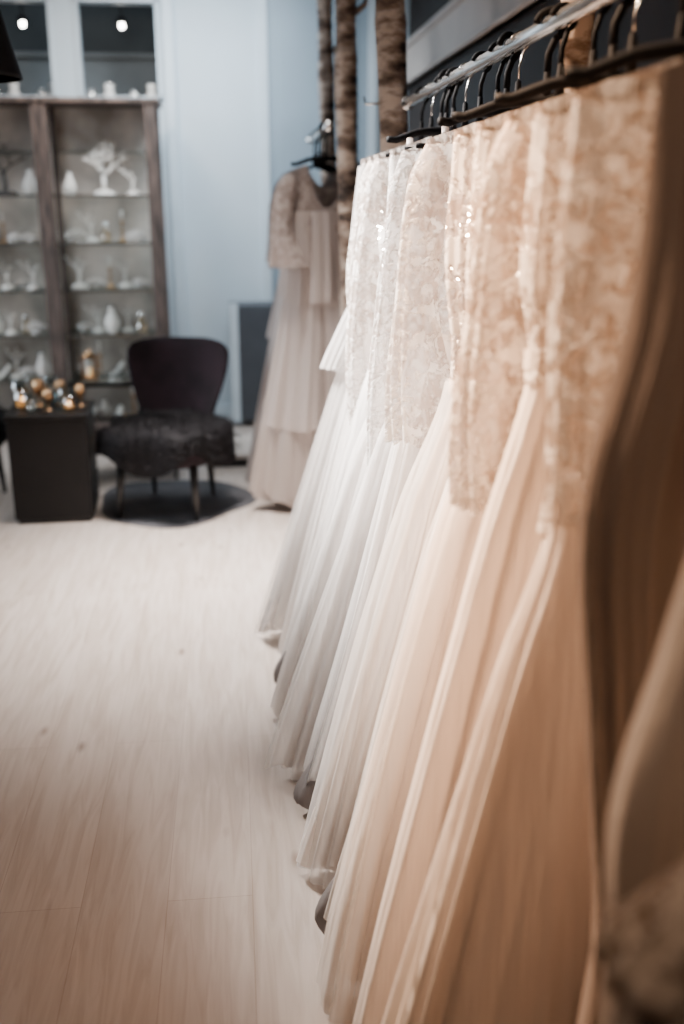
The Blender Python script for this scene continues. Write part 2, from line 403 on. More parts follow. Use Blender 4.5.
def beads(parent, prof, z0,z1, n, rng, size=0.0019, off=0.005):
    V=[];F=[]
    for _ in range(n):
        ph=rng.uniform(0,2*pi); z=rng.uniform(z0,z1)
        hw,hd=lerp_prof(prof,z)
        c=math.cos(ph);sn=math.sin(ph)
        x=(hw+off)*sg(c,.88); y=(hd+off)*sg(sn,.88)
        r=size*rng.uniform(.5,1.6); b=len(V)
        V+=[(x+r,y,z),(x-r,y,z),(x,y+r,z),(x,y-r,z),(x,y,z+r),(x,y,z-r)]
        F+=[(b,b+2,b+4),(b+2,b+1,b+4),(b+1,b+3,b+4),(b+3,b,b+4),(b+2,b,b+5),(b+1,b+2,b+5),(b+3,b+1,b+5),(b,b+3,b+5)]
    o=mesh_obj("beading",V,F,M_bead,parent,smooth=False,label="sparkling crystal beading"); o["kind"]="stuff"
    return o

SH=1.655
def sleeve(parent, side, zend, mat, rng, flare=0.075, x=0.165, w0=0.046):
    V=[];F=[]; R=34; N=60
    zs=SH-0.045
    p1=rng.uniform(0,6); bend=rng.uniform(0.02,0.06)
    for j in range(R+1):
        s=j/R; z=zs+(zend-zs)*s
        w=w0+ (flare-w0+0.005)*max(0,(s-0.45)/0.55)**1.5 + 0.005*math.sin(s*7+p1)
        if s<0.1: w*=0.6+4*s
        cx=side*(x+bend*math.sin(s*pi*0.9))
        for i in range(N):
            a=2*pi*i/N
            k=1+0.14*math.sin(4*a+2*s+p1)*s+0.10*math.sin(9*a+p1+s)*s
            zz=z-(0.014*abs(math.sin(6*a)) if j==R else 0)
            V.append((cx+w*k*math.cos(a), -0.040-0.045*s+w*0.5*k*math.sin(a), zz))
    for j in range(R):
        for i in range(N):
            a=j*N+i;b=j*N+(i+1)%N
            F.append((a,a+N,b+N,b))
    return mesh_obj("sleeve",V,F,mat,parent)

def dress(x,y,yaw,seed,label,tul,sat,lace,wz=1.15,hem=0.06,hw=0.48,hd=0.088,style="strap",sleeves=None,tiers=(),fold=0.032,lin=None,bead=140,belt=False,shoulder=0.185,waist=0.175,group="wedding dresses on the near rail", bodice_bottom=None,shape=None,over=None,curve=0.92,top=SH,hemw=0.024,flare=0.075):
    rng=random.Random(seed)
    e=empty("wedding_dress",(x,y,0),label,"dress",rot=yaw,group=group)
    folds=rnd_folds(rng,base=(rng.choice([6,7,8]),rng.choice([14,15,17]),rng.choice([25,28,31]),rng.choice([46,52])))
    full=[(1.72,shoulder,0.015),(1.60,shoulder,0.032),(1.40,shoulder+0.008,0.066)]
    if shape: skirtp=shape
    else:
        skirtp=[(wz,waist,0.055)]
        for k in range(1,6):
            t=k/5
            skirtp.append((wz+(hem-wz)*t, waist+(hw-waist)*t**curve, 0.055+(hd-0.055)*t**0.7))
    prof=full+skirtp
    sway=rng.uniform(-0.025,0.025)
    def top_full(c,sn):
        xx=shoulder*sg(c,.88); ax=abs(xx)
        if ax>0.085: return top-0.34*(ax-0.085)
        dip=0.19 if sn<0 else 0.10
        return top-dip*(1-(ax/0.085)**2)
    def top_strap(c,sn):
        ax=abs(c)
        return 1.46+0.06*math.exp(-((ax-0.55)/0.25)**2)-(0.03 if ax>0.9 else 0)-(0.03 if sn>0 else 0)
    tf=top_full if style=="full" else top_strap
    bb=bodice_bottom if bodice_bottom else wz-0.02
    cloth_tube("bodice",1.6,bb,prof,folds,0.011,lace,e,N=160,R=30,off=0.004,top_fn=tf,hemwave=0.018,start=0.15)
    if style!="full":
        for s in (-1,1):
            V=[];F=[]
            pa=[(s*0.112,-0.055,1.49),(s*0.115,-0.03,1.57),(s*0.115,0.0,top+0.003),(s*0.115,0.03,1.57),(s*0.112,0.05,1.46)]
            tube_geo(pa,0.008,V,F,seg=8,flat=0.3)
            mesh_obj("strap",V,F,lace,e)
    cloth_tube("skirt",wz+0.02,hem,prof,folds,fold,tul,e,hemwave=hemw,sway=sway)
    f2=rnd_folds(rng,base=(6,13,19,30))
    cloth_tube("lining",wz+0.01,hem+0.02,prof,f2,fold*0.5,sat,e,N=120,R=24,off=-0.026,hemwave=0.01,sway=sway)
    if over:
        f3=rnd_folds(rng,base=(5,13,23,38))
        cloth_tube("tulle_overlay",wz+0.01,hem+0.02,prof,f3,fold*1.1,over,e,N=200,R=30,off=0.016,hemwave=0.035,sway=sway*1.3)
    if lin:
        cloth_tube("petticoat",0.30,0.02,[(0.35,hw*0.70,0.05),(0.15,hw*1.0,0.07),(0.06,hw*1.10,0.09),(0.0,hw*1.04,0.09)],f2,0.010,lin,e,N=100,R=16,hemwave=0.012,label="grey petticoat edge")
    for (z0,z1,o0,o1) in tiers:
        pw0,pd0=lerp_prof(prof,z0); pw1,pd1=lerp_prof(prof,z1)
        cloth_tube("flounce",z0,z1,[(z0,pw0+o0,pd0+0.012),(z1,pw1+o1,pd1+0.03)],rnd_folds(rng,base=(7,14,24,40)),0.018,lace if sat is M_s_cream else tul,e,N=180,R=16,hemwave=0.02,start=0.2)
    if sleeves:
        for s in (-1,1): sleeve(e,s,sleeves+rng.uniform(-.02,.02),lace,rng,flare=flare)
    if belt:
        w,d=lerp_prof(prof,wz)
        cloth_tube("belt",wz+0.014,wz-0.014,[(wz+.03,w+.008,d+.008),(wz-.03,w+.010,d+.010)],folds,0.001,sat,e,N=80,R=4,label="satin waist ribbon")
    if bead:
        beads(e,prof,bb,1.5,bead,rng)
    return e

def hanger(x,y,yaw,railz=1.81,w=0.18,grp="black clothes hangers on the near rail",thin=False,bare=False):
    e=empty("clothes_hanger",(x,y,railz),"black velvet clothes hanger with a curved hook","hanger",rot=yaw,group=grp)
    V=[];F=[]
    path=[];rad=[]
    dz=0.018 if bare else -0.022
    for k in range(-14,15):
        t=k/14; ax=abs(t)
        zz=-0.135+dz*(0.3+0.7*min(1,ax*2))-0.048*ax**1.5 + (0.012*max(0,(ax-0.85)/0.15))
        path.append((t*w,0,zz)); rad.append(0.009-0.003*ax if not bare else 0.0115-0.003*ax)
    tube_geo(path,rad,V,F,seg=10,flat=1.0)
    tube_geo([(0,0,-0.075),(0,0,-0.145)],[0.006,0.011],V,F,seg=10)
    mesh_obj("hanger_body",V,F,M_black,e)
    r=0.0215 if not thin else 0.0185
    wire=0.0052 if not thin else 0.0022
    if bare: wire=0.0072; r=0.026
    hp=[(0,0,-0.08),(0.0,0,-0.05)]
    for k in range(0,17):
        a=-pi/2+0.45+ (pi*1.3)*k/16
        hp.append((r*math.cos(a),0,r*math.sin(a)-0.001))
    tube("hanger_hook",hp,wire,M_chrome if thin else M_black,e,seg=8,label="thin chrome hook" if thin else None)
    return e

RX=0.60
specs=[
 dict(y=3.28,seed=1,label="white tiered tulle wedding dress with sheer cape layers",tul=M_t_white,sat=M_s_white,lace=M_l_white,style="full",tiers=((1.60,1.27,0.012,0.05),(1.25,0.97,0.01,0.075)),hw=0.54,hem=0.03,bead=60,over=M_o_white),
 dict(y=3.12,seed=2,label="white tulle wedding dress with lace bodice",tul=M_t_white,sat=M_s_white,lace=M_l_white,style="full",hw=0.48,hem=0.04,bead=80,sleeves=1.1),
 dict(y=2.97,seed=3,label="white wedding dress with long lace sleeves",tul=M_t_white,sat=M_s_white,lace=M_l_white,style="full",sleeves=0.80,hw=0.46,hem=0.04,over=M_o_white),
 dict(y=2.81,seed=14,label="white tulle wedding dress with a plunging neckline",tul=M_t_white,sat=M_s_white,lace=M_l_white,hw=0.48,hem=0.04,lin=M_s_grey,wz=1.2),
 dict(y=2.67,seed=4,label="ivory wedding dress with beaded lace bodice",tul=M_t_white,sat=M_s_white,lace=M_l_white,style="full",hw=0.50,hem=0.04,wz=1.02,over=M_o_white,waist=0.2),
 dict(y=2.51,seed=5,label="ivory wedding dress with flared lace sleeves",tul=M_t_white,sat=M_s_white,lace=M_l_white,style="full",sleeves=0.76,hw=0.46,hem=0.04,over=M_o_white,top=1.645,flare=0.095),
 dict(y=2.35,seed=6,label="ivory tulle ball gown with straps",tul=M_t_white,sat=M_s_white,lace=M_l_white,hw=0.50,hem=0.03,over=M_o_white),
 dict(y=2.18,seed=7,label="ivory tulle wedding dress with lace sleeves",tul=M_t_white,sat=M_s_white,lace=M_l_white,style="full",hw=0.44,hem=0.07,lin=M_s_grey,over=M_o_white,wz=1.2,sleeves=1.02),
 dict(y=1.90,seed=8,label="ivory tulle wedding dress with satin ribbon",tul=M_t_ivory,sat=M_s_ivory,lace=M_l_ivory,hw=0.48,hem=0.03,belt=True,bead=200,over=M_o_white,style="full",fold=0.036),
 dict(y=1.73,seed=9,label="ivory tulle wedding dress with lace top",tul=M_t_ivory,sat=M_s_ivory,lace=M_l_ivory,style="full",hw=0.43,hem=0.06,lin=M_s_grey,wz=1.08,waist=0.19,fold=0.036,over=M_o_white),
 dict(y=1.56,seed=10,label="ivory tulle wedding dress with ribbon belt",tul=M_t_ivory,sat=M_s_ivory,lace=M_l_ivory,hw=0.46,hem=0.03,belt=True,wz=1.24,bead=200,over=M_o_blush,sleeves=1.03,style="full",fold=0.040),
 dict(y=1.39,seed=11,label="blush tulle wedding dress with beaded lace top",tul=M_t_blush,sat=M_s_ivory,lace=M_l_ivory,style="full",hw=0.43,hem=0.03,bead=220,wz=1.28,belt=True,fold=0.046),
 dict(y=1.20,seed=12,label="blush wedding dress with long embroidered lace bodice",tul=M_t_blush,sat=M_s_blush,lace=M_l_ivory,style="full",hw=0.42,hem=0.03,wz=1.10,bead=260,shoulder=0.2,waist=0.2,fold=0.052),
]
for i,s in enumerate(specs):
    y=s.pop("y")
    rg=random.Random(int(y*100))
    yaw=rg.uniform(-0.11,0.11)
    dress(RX,y,yaw,**s)
    hanger(RX,y,yaw,thin=(i%3==1))
dress(RX,0.97,0.05,21,"slim taupe satin sheath dress",M_s_taupe,M_s_taupe,M_s_taupe,style="full",fold=0.012,bead=0,shoulder=0.2,waist=0.24,
      shape=[(1.2,0.245,0.06),(0.95,0.222,0.065),(0.6,0.19,0.065),(0.08,0.25,0.07)],wz=1.2,hem=0.05,bodice_bottom=0.45)
hanger(RX,0.97,0.12)
dress(RX,0.77,-0.04,22,"cream satin wedding dress with flared skirt",M_s_cream,M_s_ivory,M_l_ivory,style="full",bead=100,hd=0.07,shoulder=0.16,waist=0.20,wz=1.25,fold=0.020,
      shape=[(1.25,0.20,0.06),(1.10,0.232,0.065),(0.95,0.262,0.07),(0.79,0.255,0.07),(0.4,0.24,0.07),(0.05,0.27,0.07)],hem=0.05)
hanger(RX,0.77,-0.04,w=0.15)
dress(RX,0.58,0.03,23,"champagne dress with beaded ruffled skirt tiers",M_l_champ,M_s_cream,M_l_champ,style="full",bead=200,shoulder=0.15,waist=0.19,wz=1.15,
      shape=[(1.15,0.19,0.06),(1.05,0.25,0.07),(0.93,0.315,0.075),(0.6,0.30,0.075),(0.05,0.30,0.08)],tiers=((1.03,0.96,0.01,0.03),(0.98,0.89,0.01,0.03),(0.90,0.80,0.01,0.03)),hem=0.05)
hanger(RX,0.58,0.03,w=0.14)
for y,yw in ((2.90,0.30),(2.27,0.45),(1.98,-0.45),(1.64,-0.35),(1.29,-0.45),(1.08,0.55)):
    hanger(RX,y,yw,bare=True)

def rail(x,y0,y1,z,label):
    e=empty("garment_rail",(x,y0,z),label,"clothes rail")
    tube("rail_tube",[(0,0,0),(0,y1-y0,0)],0.0155,M_chrome,e,seg=20)
    for yy in (0,y1-y0):
        V=[];F=[]
        tube_geo([(0,yy-0.012,0),(0,yy+0.012,0)],0.022,V,F,seg=20)
        mesh_obj("end_cap",V,F,M_chrome,e)
    return e
rail(RX,0.25,3.55,1.81,"chrome clothes rail fixed between birch trunks")
rail(0.44,4.66,5.70,1.81,"chrome clothes rail with grey-beige dresses")

def trunk(x,y,r,seed,label,hook=False,lean=0.0):
    rg=random.Random(seed)
    e=empty("birch_trunk",(x,y,0),label,"tree trunk",group="birch trunk posts")
    V=[];F=[]; R=90;N=26
    p1,p2=rg.uniform(0,6),rg.uniform(0,6)
    for j in range(R+1):
        z=ZC*j/R
        cx=0.014*math.sin(z*1.7+p1)+lean*(z-1.8); cy=0.012*math.sin(z*2.1+p2)
        rr=r*(1.08-0.08*z)+0.002*math.sin(z*13+p1)
        for kz in (0.7,1.35,2.05,2.5):
            rr+=0.004*math.exp(-((z-kz-0.1*p1/6)/0.03)**2)
        for i in range(N):
            a=2*pi*i/N
            q=rr*(1+0.05*math.sin(3*a+z*2)+0.03*math.sin(7*a+z*5))
            V.append((cx+q*math.cos(a),cy+q*math.sin(a),z))
    for j in range(R):
        for i in range(N):
            a=j*N+i;b=j*N+(i+1)%N
            F.append((a,b,b+N,a+N))
    mesh_obj("trunk",V,F,M_birch,e)
    zb=2.25
    tube("branch_stub",[(r*0.5+lean*.45,0,zb),(r+0.012,-0.01,zb+0.03),(r+0.022,-0.015,zb+0.06)],[0.014,0.011,0.008],M_birch,e,seg=10)
    if hook:
        tube("peg",[(-r*0.8,-0.01,1.815),(-r-0.055,-0.015,1.812),(-r-0.06,-0.015,1.835)],[0.004,0.004,0.004],M_chrome,e,seg=8,label="small metal peg")
    return e
trunk(0.575,3.64,0.052,1,"rough birch trunk post with dark lenticels",hook=True,lean=-0.03)
trunk(0.535,5.80,0.045,2,"slender brown birch trunk post")
trunk(0.525,4.58,0.048,3,"rough brown birch trunk post beside hanging dresses",lean=-0.01)
trunk(0.68,2.04,0.034,4,"pale birch trunk post between the dresses")
trunk(0.62,0.12,0.045,5,"birch trunk post at the rail end")

FG="grey-beige dresses on the far rail"
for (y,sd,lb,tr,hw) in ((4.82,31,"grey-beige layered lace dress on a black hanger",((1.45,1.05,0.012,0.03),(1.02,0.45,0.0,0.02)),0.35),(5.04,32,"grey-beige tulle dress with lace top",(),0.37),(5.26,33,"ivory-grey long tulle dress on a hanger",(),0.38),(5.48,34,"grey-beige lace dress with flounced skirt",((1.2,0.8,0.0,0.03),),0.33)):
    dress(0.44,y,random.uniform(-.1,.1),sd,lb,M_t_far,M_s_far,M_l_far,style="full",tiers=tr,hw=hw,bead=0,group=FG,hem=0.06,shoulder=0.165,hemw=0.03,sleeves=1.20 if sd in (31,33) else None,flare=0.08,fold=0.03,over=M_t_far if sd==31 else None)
    hanger(0.44,y,0.0,grp="black clothes hangers on the far rail",w=0.16,bare=(sd==31))

# ------------------------------------------------------------------ lounge chair
def chair(x,y,rot,label):
    e=empty("lounge_chair",(x,y,0),label,"chair",rot=rot,group="black velvet lounge chairs")
    V=[];F=[];N=48
    prof=[(0.90,0.27),(1.0,0.30),(1.02,0.36),(0.99,0.41),(0.90,0.44),(0.6,0.455),(0.02,0.46)]
    for (k,z) in prof:
        for i in range(N):
            a=2*pi*i/N
            V.append((0.27*k*sg(math.cos(a),.7),-0.02+0.27*k*sg(math.sin(a),.7),z))
    for j in range(len(prof)-1):
        for i in range(N):
            a=j*N+i;b=j*N+(i+1)%N
            F.append((a,b,b+N,a+N))
    F.append(tuple(range(N))[::-1]); F.append(tuple((len(prof)-1)*N+i for i in range(N)))
    mesh_obj("seat",V,F,M_velvet,e)
    V=[];F=[];NX=26;NZ=22
    def bw(t):
        return 0.170+0.095*math.sin(min(1,t*1.15)*pi*0.5)**1.6
    def pt(u,t,side):
        hw=bw(t)
        z=0.36+0.475*t
        top=0.03*abs(u)**2.6*t**3
        if t>0.86: hw*= (1-((t-0.86)/0.14)**2.4*0.10)
        xx=u*hw+0.015
        yy=0.20+0.09*t-0.11*abs(u)**2.2
        th=0.038*(1-abs(u)**4*0.5)*(1-max(0,(t-.85)/.15)**2*.5)
        z+= -0.006*math.cos(u*pi)*t - top
        return (xx,yy+side*th,z)
    for side in (-1,1):
        for j in range(NZ+1):
            for i in range(NX+1):
                V.append(pt(-1+2*i/NX,j/NZ,side))
    W=NX+1; S=W*(NZ+1)
    for j in range(NZ):
        for i in range(NX):
            a=j*W+i
            F.append((a,a+1,a+1+W,a+W)); F.append((S+a,S+a+W,S+a+1+W,S+a+1))
    for j in range(NZ):
        a=j*W; F.append((a,a+W,S+a+W,S+a)); a=j*W+NX; F.append((a,S+a,S+a+W,a+W))
    for i in range(NX):
        a=NZ*W+i; F.append((a,a+1,S+a+1,S+a)); a=i; F.append((a,S+a,S+a+1,a+1))
    b=mesh_obj("backrest",V,F,M_velvet,e)
    m=b.modifiers.new("sub","SUBSURF"); m.levels=1; m.render_levels=1
    rg=random.Random(5)
    V=[];F=[]
    R=12
    for j in range(R+1):
        s=j/R
        for i in range(N):
            a=2*pi*i/N
            k=min(1.0,s*1.35); 
            drop=max(0,(s-0.72)/0.28)
            wob=1+0.06*math.sin(5*a+1)+0.04*math.sin(9*a)
            rr=(0.300*k+0.01*drop)*wob
            z=0.475-0.03*k**3-0.15*drop*(1+0.35*math.sin(4*a+2)) + 0.012*math.sin(7*a+9*s)
            V.append((rr*sg(math.cos(a),.75),-0.05+rr*0.92*sg(math.sin(a),.75),z))
    for j in range(R):
        for i in range(N):
            a=j*N+i;b2=j*N+(i+1)%N
            F.append((a,a+N,b2+N,b2))
    for q in range(5200):
        i=rg.randrange(N*(R)); vx,vy,vz=V[i]
        vx+=rg.uniform(-.02,.02); vy+=rg.uniform(-.02,.02)
        out=Vector((vx,vy+0.05,0)); ln=out.length
        d=out.normalized()*(0.3+ln*2) if ln>1e-4 else Vector((0,0,1))
        d=Vector((d.x+rg.uniform(-.5,.5),d.y+rg.uniform(-.5,.5),rg.uniform(-0.5,0.7)))
        d.normalize(); L=rg.uniform(.02,.045)
        sd=Vector((-d.y,d.x,0.2)).normalized()*0.0024
        b3=len(V); P=Vector((vx,vy,vz))
        V+= [tuple(P-sd),tuple(P+sd),tuple(P+d*L+Vector((0,0,-0.008)))]
        F.append((b3,b3+1,b3+2))
    mesh_obj("fur_throw",V,F,M_fur,e,label="shaggy black fur seat throw")
    for (lx,ly,tx,ty) in ((-0.18,-0.21,-0.195,-0.235),(0.18,-0.21,0.195,-0.235),(-0.15,0.17,-0.16,0.215),(0.15,0.17,0.16,0.215)):
        tube("leg",[(lx,ly,0.30),((lx+tx)/2,(ly+ty)/2,0.15),(tx,ty,0.0)],[0.024,0.018,0.011],M_legs,e,seg=12)
    return e
chair(-0.345,4.94,-0.24,"black velvet lounge chair with a shaggy fur throw")
chair(-1.56,5.30,0.9,"black velvet lounge chair next to the black side table")

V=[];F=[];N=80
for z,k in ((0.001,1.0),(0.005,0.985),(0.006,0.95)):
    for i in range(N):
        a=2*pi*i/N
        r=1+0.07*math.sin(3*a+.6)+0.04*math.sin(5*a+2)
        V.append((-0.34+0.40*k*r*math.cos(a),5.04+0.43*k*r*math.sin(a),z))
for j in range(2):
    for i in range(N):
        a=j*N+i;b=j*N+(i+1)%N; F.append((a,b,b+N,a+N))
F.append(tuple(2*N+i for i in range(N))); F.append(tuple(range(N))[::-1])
o=mesh_obj("chair_shadow_patch",V,F,M_shadow_patch,None); tag(o,"dark grey painted shadow patch under the lounge chair","shadow patch")  # thin dark sheet standing in for the chair's soft shadow on the floor

e=empty("side_table",(-0.905,4.90,0),"matt black box-shaped side table holding gold ornaments","table",rot=0.04)
boxes("table_body",[((-0.185,-0.18,0.02),(0.185,0.18,0.51))],M_tbl,e,bevel=0.008)
boxes("tabletop",[((-0.195,-0.19,0.51),(0.195,0.19,0.535))],M_tbl,e,bevel=0.006)
boxes("plinth",[((-0.17,-0.165,0.0),(0.17,0.165,0.02))],M_legs,e)
TZ=0.536
def candle(x,y,z,r,h):
    e=empty("candle_jar",(x,y,z),"glass jar with a small lit candle","candle",group="candle jars on the side table")
    lathe("jar",[(0.0,0.001),(r*0.9,0.001),(r,0.01),(r,h),(r*0.93,h),(r*0.93,0.014),(0.0,0.012)],M_glassj,e,seg=24)
    lathe("candle",[(0.0,0.014),(r*0.8,0.014),(r*0.8,h*0.4),(0.0,h*0.4)],M_ivory,e,seg=20)
    lathe("flame",[(0.0,h*0.42),(0.004,h*0.46),(0.005,h*0.50),(0.0,h*0.62)],M_flame,e,seg=10)
candle(-1.03,4.88,TZ,0.035,0.10)
candle(-0.80,4.82,TZ,0.028,0.07)
def goblet(x,y,s):
    e=empty("gold_goblet",(x,y,TZ),"small polished gold goblet on the black table","goblet",group="gold goblets on the side table")
    lathe("goblet_cup",[(0.004*s,0.045*s),(0.02*s,0.06*s),(0.03*s,0.085*s),(0.028*s,0.13*s),(0.026*s,0.13*s),(0.027*s,0.085*s),(0.0,0.06*s)],M_gold,e,seg=22)
    lathe("goblet_stem",[(0.0,0.0),(0.028*s,0.0),(0.024*s,0.006*s),(0.005*s,0.012*s),(0.004*s,0.046*s)],M_gold,e,seg=18)
for x,y,s in ((-0.96,4.95,1.0),(-0.90,4.83,0.75),(-0.86,4.97,0.9),(-0.76,4.92,0.8)): goblet(x,y,s)
def tumbler(x,y,s):
    e=empty("drinking_glass",(x,y,TZ),"clear faceted drinking glass on the black table","glass",group="glasses on the side table")
    lathe("glass_body",[(0.0,0.001),(0.025*s,0.001),(0.032*s,0.10*s),(0.030*s,0.10*s),(0.024*s,0.008),(0.0,0.008)],M_glass,e,seg=12)
for x,y,s in ((-1.06,4.98,1.2),(-0.98,4.80,0.9),(-0.83,4.89,1.0),(-0.92,5.02,1.3)): tumbler(x,y,s)

e=empty("console_table",(-0.62,5.62,0),"low black metal console table with glass top","table")
fr=[]
for sx in (-0.28,0.26):
    for sy in (-0.15,0.13): fr.append(((sx,sy,0),(sx+0.02,sy+0.02,0.55)))
fr+= [((-0.28,-0.15,0.53),(0.28,-0.13,0.55)),((-0.28,0.13,0.53),(0.28,0.15,0.55)),((-0.28,-0.15,0.53),(-0.26,0.15,0.55)),((0.26,-0.15,0.53),(0.28,0.15,0.55)),((-0.28,-0.15,0.15),(0.28,0.15,0.165))]
boxes("table_frame",fr,M_legs,e)
boxes("glass_top",[((-0.29,-0.16,0.55),(0.29,0.16,0.56))],M_glass,e)
def lantern(x,y,z,s=1.0):
    e=empty("lantern",(x,y,z),"small gold metal lantern with a candle","lantern",group="gold lanterns on the console")
    L=0.045*s;H=0.14*s
    fr=[]
    for a in (-1,1):
        for b in (-1,1): fr.append(((a*L-0.004,b*L-0.004,0),(a*L+0.004,b*L+0.004,H)))
    fr+=[((-L-.006,-L-.006,0),(L+.006,L+.006,0.01)),((-L-.006,-L-.006,H),(L+.006,L+.006,H+0.01))]
    boxes("lantern_frame",fr,M_gold,e)
    lathe("lantern_roof",[(L*1.2,H+0.01),(L*0.5,H+0.04*s),(0.008,H+0.055*s),(0.0,H+0.06*s)],M_gold,e,seg=4)
    lathe("candle",[(0,0.01),(0.02*s,0.01),(0.02*s,0.07*s),(0,0.07*s)],M_ivory,e,seg=16)
lantern(-0.80,5.58,0.561,0.8); lantern(-0.62,5.58,0.166,1.0)

e=empty("wall_cabinet",(0.13,6.93,0),"slate grey low cabinet against the pale wall","cabinet")
boxes("cabinet_body",[((-0.165,-0.13,0.03),(0.165,0.13,0.83))],M_gcab,e,bevel=0.004)
d=boxes("door",[((-0.10,-0.148,0.05),(0.16,-0.131,0.82))],M_gcab,e,bevel=0.003)
boxes("side_panel",[((-0.163,-0.15,0.03),(-0.106,-0.131,0.84))],M_trimb,e,label="pale blue side panel")
tube("handle",[(0.12,-0.150,0.45),(0.12,-0.165,0.46),(0.12,-0.165,0.58),(0.12,-0.150,0.59)],0.005,M_chrome,d,seg=8)

e=empty("display_platform",(0.13,5.95,0),"low beige display platform with dark base","platform")
boxes("platform_top",[((-0.30,-0.25,0.05),(0.22,0.25,0.08))],M_beige,e,bevel=0.005)
boxes("platform_base",[((-0.28,-0.23,0.0),(0.20,0.23,0.05))],M_dark,e)

# ------------------------------------------------------------------ display shelf
SY0,SY1=6.50,6.84
e=empty("display_shelf",(-1.115,6.67,0),"weathered dark wood display shelf with glass shelves","shelf")
ox,oy=-1.115,6.67
def L3(a,b): return ((a[0]-ox,a[1]-oy,a[2]),(b[0]-ox,b[1]-oy,b[2]))
posts=[(-0.50,-0.43),(-1.165,-1.075),(-1.90,-1.80)]
for a,b in posts:
    boxes("post",[L3((a,SY0-0.02,0),(b,SY0+0.04,2.05)),L3((b-0.03,SY1-0.04,0),(b,SY1,2.05))],M_weather,e,bevel=0.006)
boxes("top_rail",[L3((-1.92,SY0-0.03,2.05),(-0.41,SY1,2.08))],M_weather,e,bevel=0.005)
boxes("bottom_rail",[L3((-1.90,SY0,0.04),(-0.43,SY1,0.10))],M_weather,e,bevel=0.005)
boxes("back_panel",[L3((-1.90,SY1,0.04),(-0.43,SY1+0.02,2.08))],M_back,e)
levels=[0.39,0.68,0.96,1.245,1.53,1.79]
for z in levels:
    for a,b in ((-1.80,-1.165),(-1.075,-0.50)):
        boxes("glass_shelf",[L3((a,SY0 if z<1.7 else SY1-0.12,z-0.010),(b,SY1-0.005,z))],M_glass,e)
        if z<1.7: boxes("shelf_edge",[L3((a,SY0-0.004,z-0.011),(b,SY0,z+0.001))],M_silver,e)

def make_vase():
    e=empty("vase",(0,0,0),"small white and silver glazed vase","vase")
    lathe("vase_body",[(0.0,0.0),(0.022,0.0),(0.038,0.03),(0.042,0.06),(0.025,0.10),(0.014,0.125),(0.02,0.145),(0.016,0.145),(0.01,0.125)],M_white,e)
    lathe("rim_ring",[(0.019,0.143),(0.022,0.146),(0.019,0.150),(0.017,0.146)],M_silver,e)
    return e
def make_coral(s,mat,lab,thin=1.0,dep=3,seed=0):
    e=empty("coral_sculpture",(0,0,0),lab,"sculpture")
    rg=random.Random(int(s*77)+dep+seed)
    V=[];F=[]
    def br(p,d,l,r,dep):
        q=p+d*l; mid=p+d*l*0.5+Vector((rg.uniform(-.015,.015),rg.uniform(-.015,.015),0))
        tube_geo([p,mid,q],[r,r*.85,r*.65],V,F,seg=7)
        if dep>0:
            n=rg.choice([2,2,3])
            for k in range(n):
                sx=(k-(n-1)/2)*1.3
                nd=(d+Vector((sx+rg.uniform(-.5,.5),rg.uniform(-.6,.6),rg.uniform(-.2,.5)))).normalized()
                br(q,nd,l*rg.uniform(.6,.95),r*.66,dep-1)
    br(Vector((0,0,0.02)),Vector((0,0,1)),0.055*s,0.011*s*thin,dep)
    mesh_obj("branches",V,F,mat,e)
    lathe("base",[(0,0),(0.04*s,0),(0.04*s,0.012),(0.02*s,0.025),(0,0.03)],mat,e)
    return e
def make_bottle():
    e=empty("perfume_bottle",(0,0,0),"small glass bottle with silver stopper","bottle")
    lathe("bottle",[(0,0),(0.03,0),(0.034,0.01),(0.034,0.06),(0.012,0.075),(0.012,0.09)],M_glassj,e,seg=20)
    lathe("stopper",[(0.011,0.09),(0.018,0.095),(0.02,0.11),(0.01,0.125),(0,0.128)],M_silver,e,seg=20)
    return e
def make_tiara():
    e=empty("tiara",(0,0,0),"silver bridal tiara with pearls","tiara")
    V=[];F=[]
    pa=[(0.06*math.cos(a),-0.06*math.sin(a)+0.03,0.006) for a in [pi*k/20 for k in range(21)]]
    tube_geo(pa,0.003,V,F,seg=6)
    for k in range(2,19):
        x,y,z=pa[k]; h=0.02+0.035*math.sin(pi*k/20)**2*(1 if k%2 else .6)
        tube_geo([(x,y,z),(x,y,z+h)],[0.002,0.0015],V,F,seg=6)
    mesh_obj("band",V,F,M_silver,e)
    V=[];F=[]
    for k in range(2,19):
        x,y,z=pa[k]; h=0.026+0.035*math.sin(pi*k/20)**2*(1 if k%2 else .6); r=0.007
        tube_geo([(x,y,z+h-r),(x,y,z+h-r*.5),(x,y,z+h),(x,y,z+h+r*.5),(x,y,z+h+r)],[0.001,r*.85,r,r*.85,0.001],V,F,seg=8)
    mesh_obj("pearls",V,F,M_white,e)
    return e
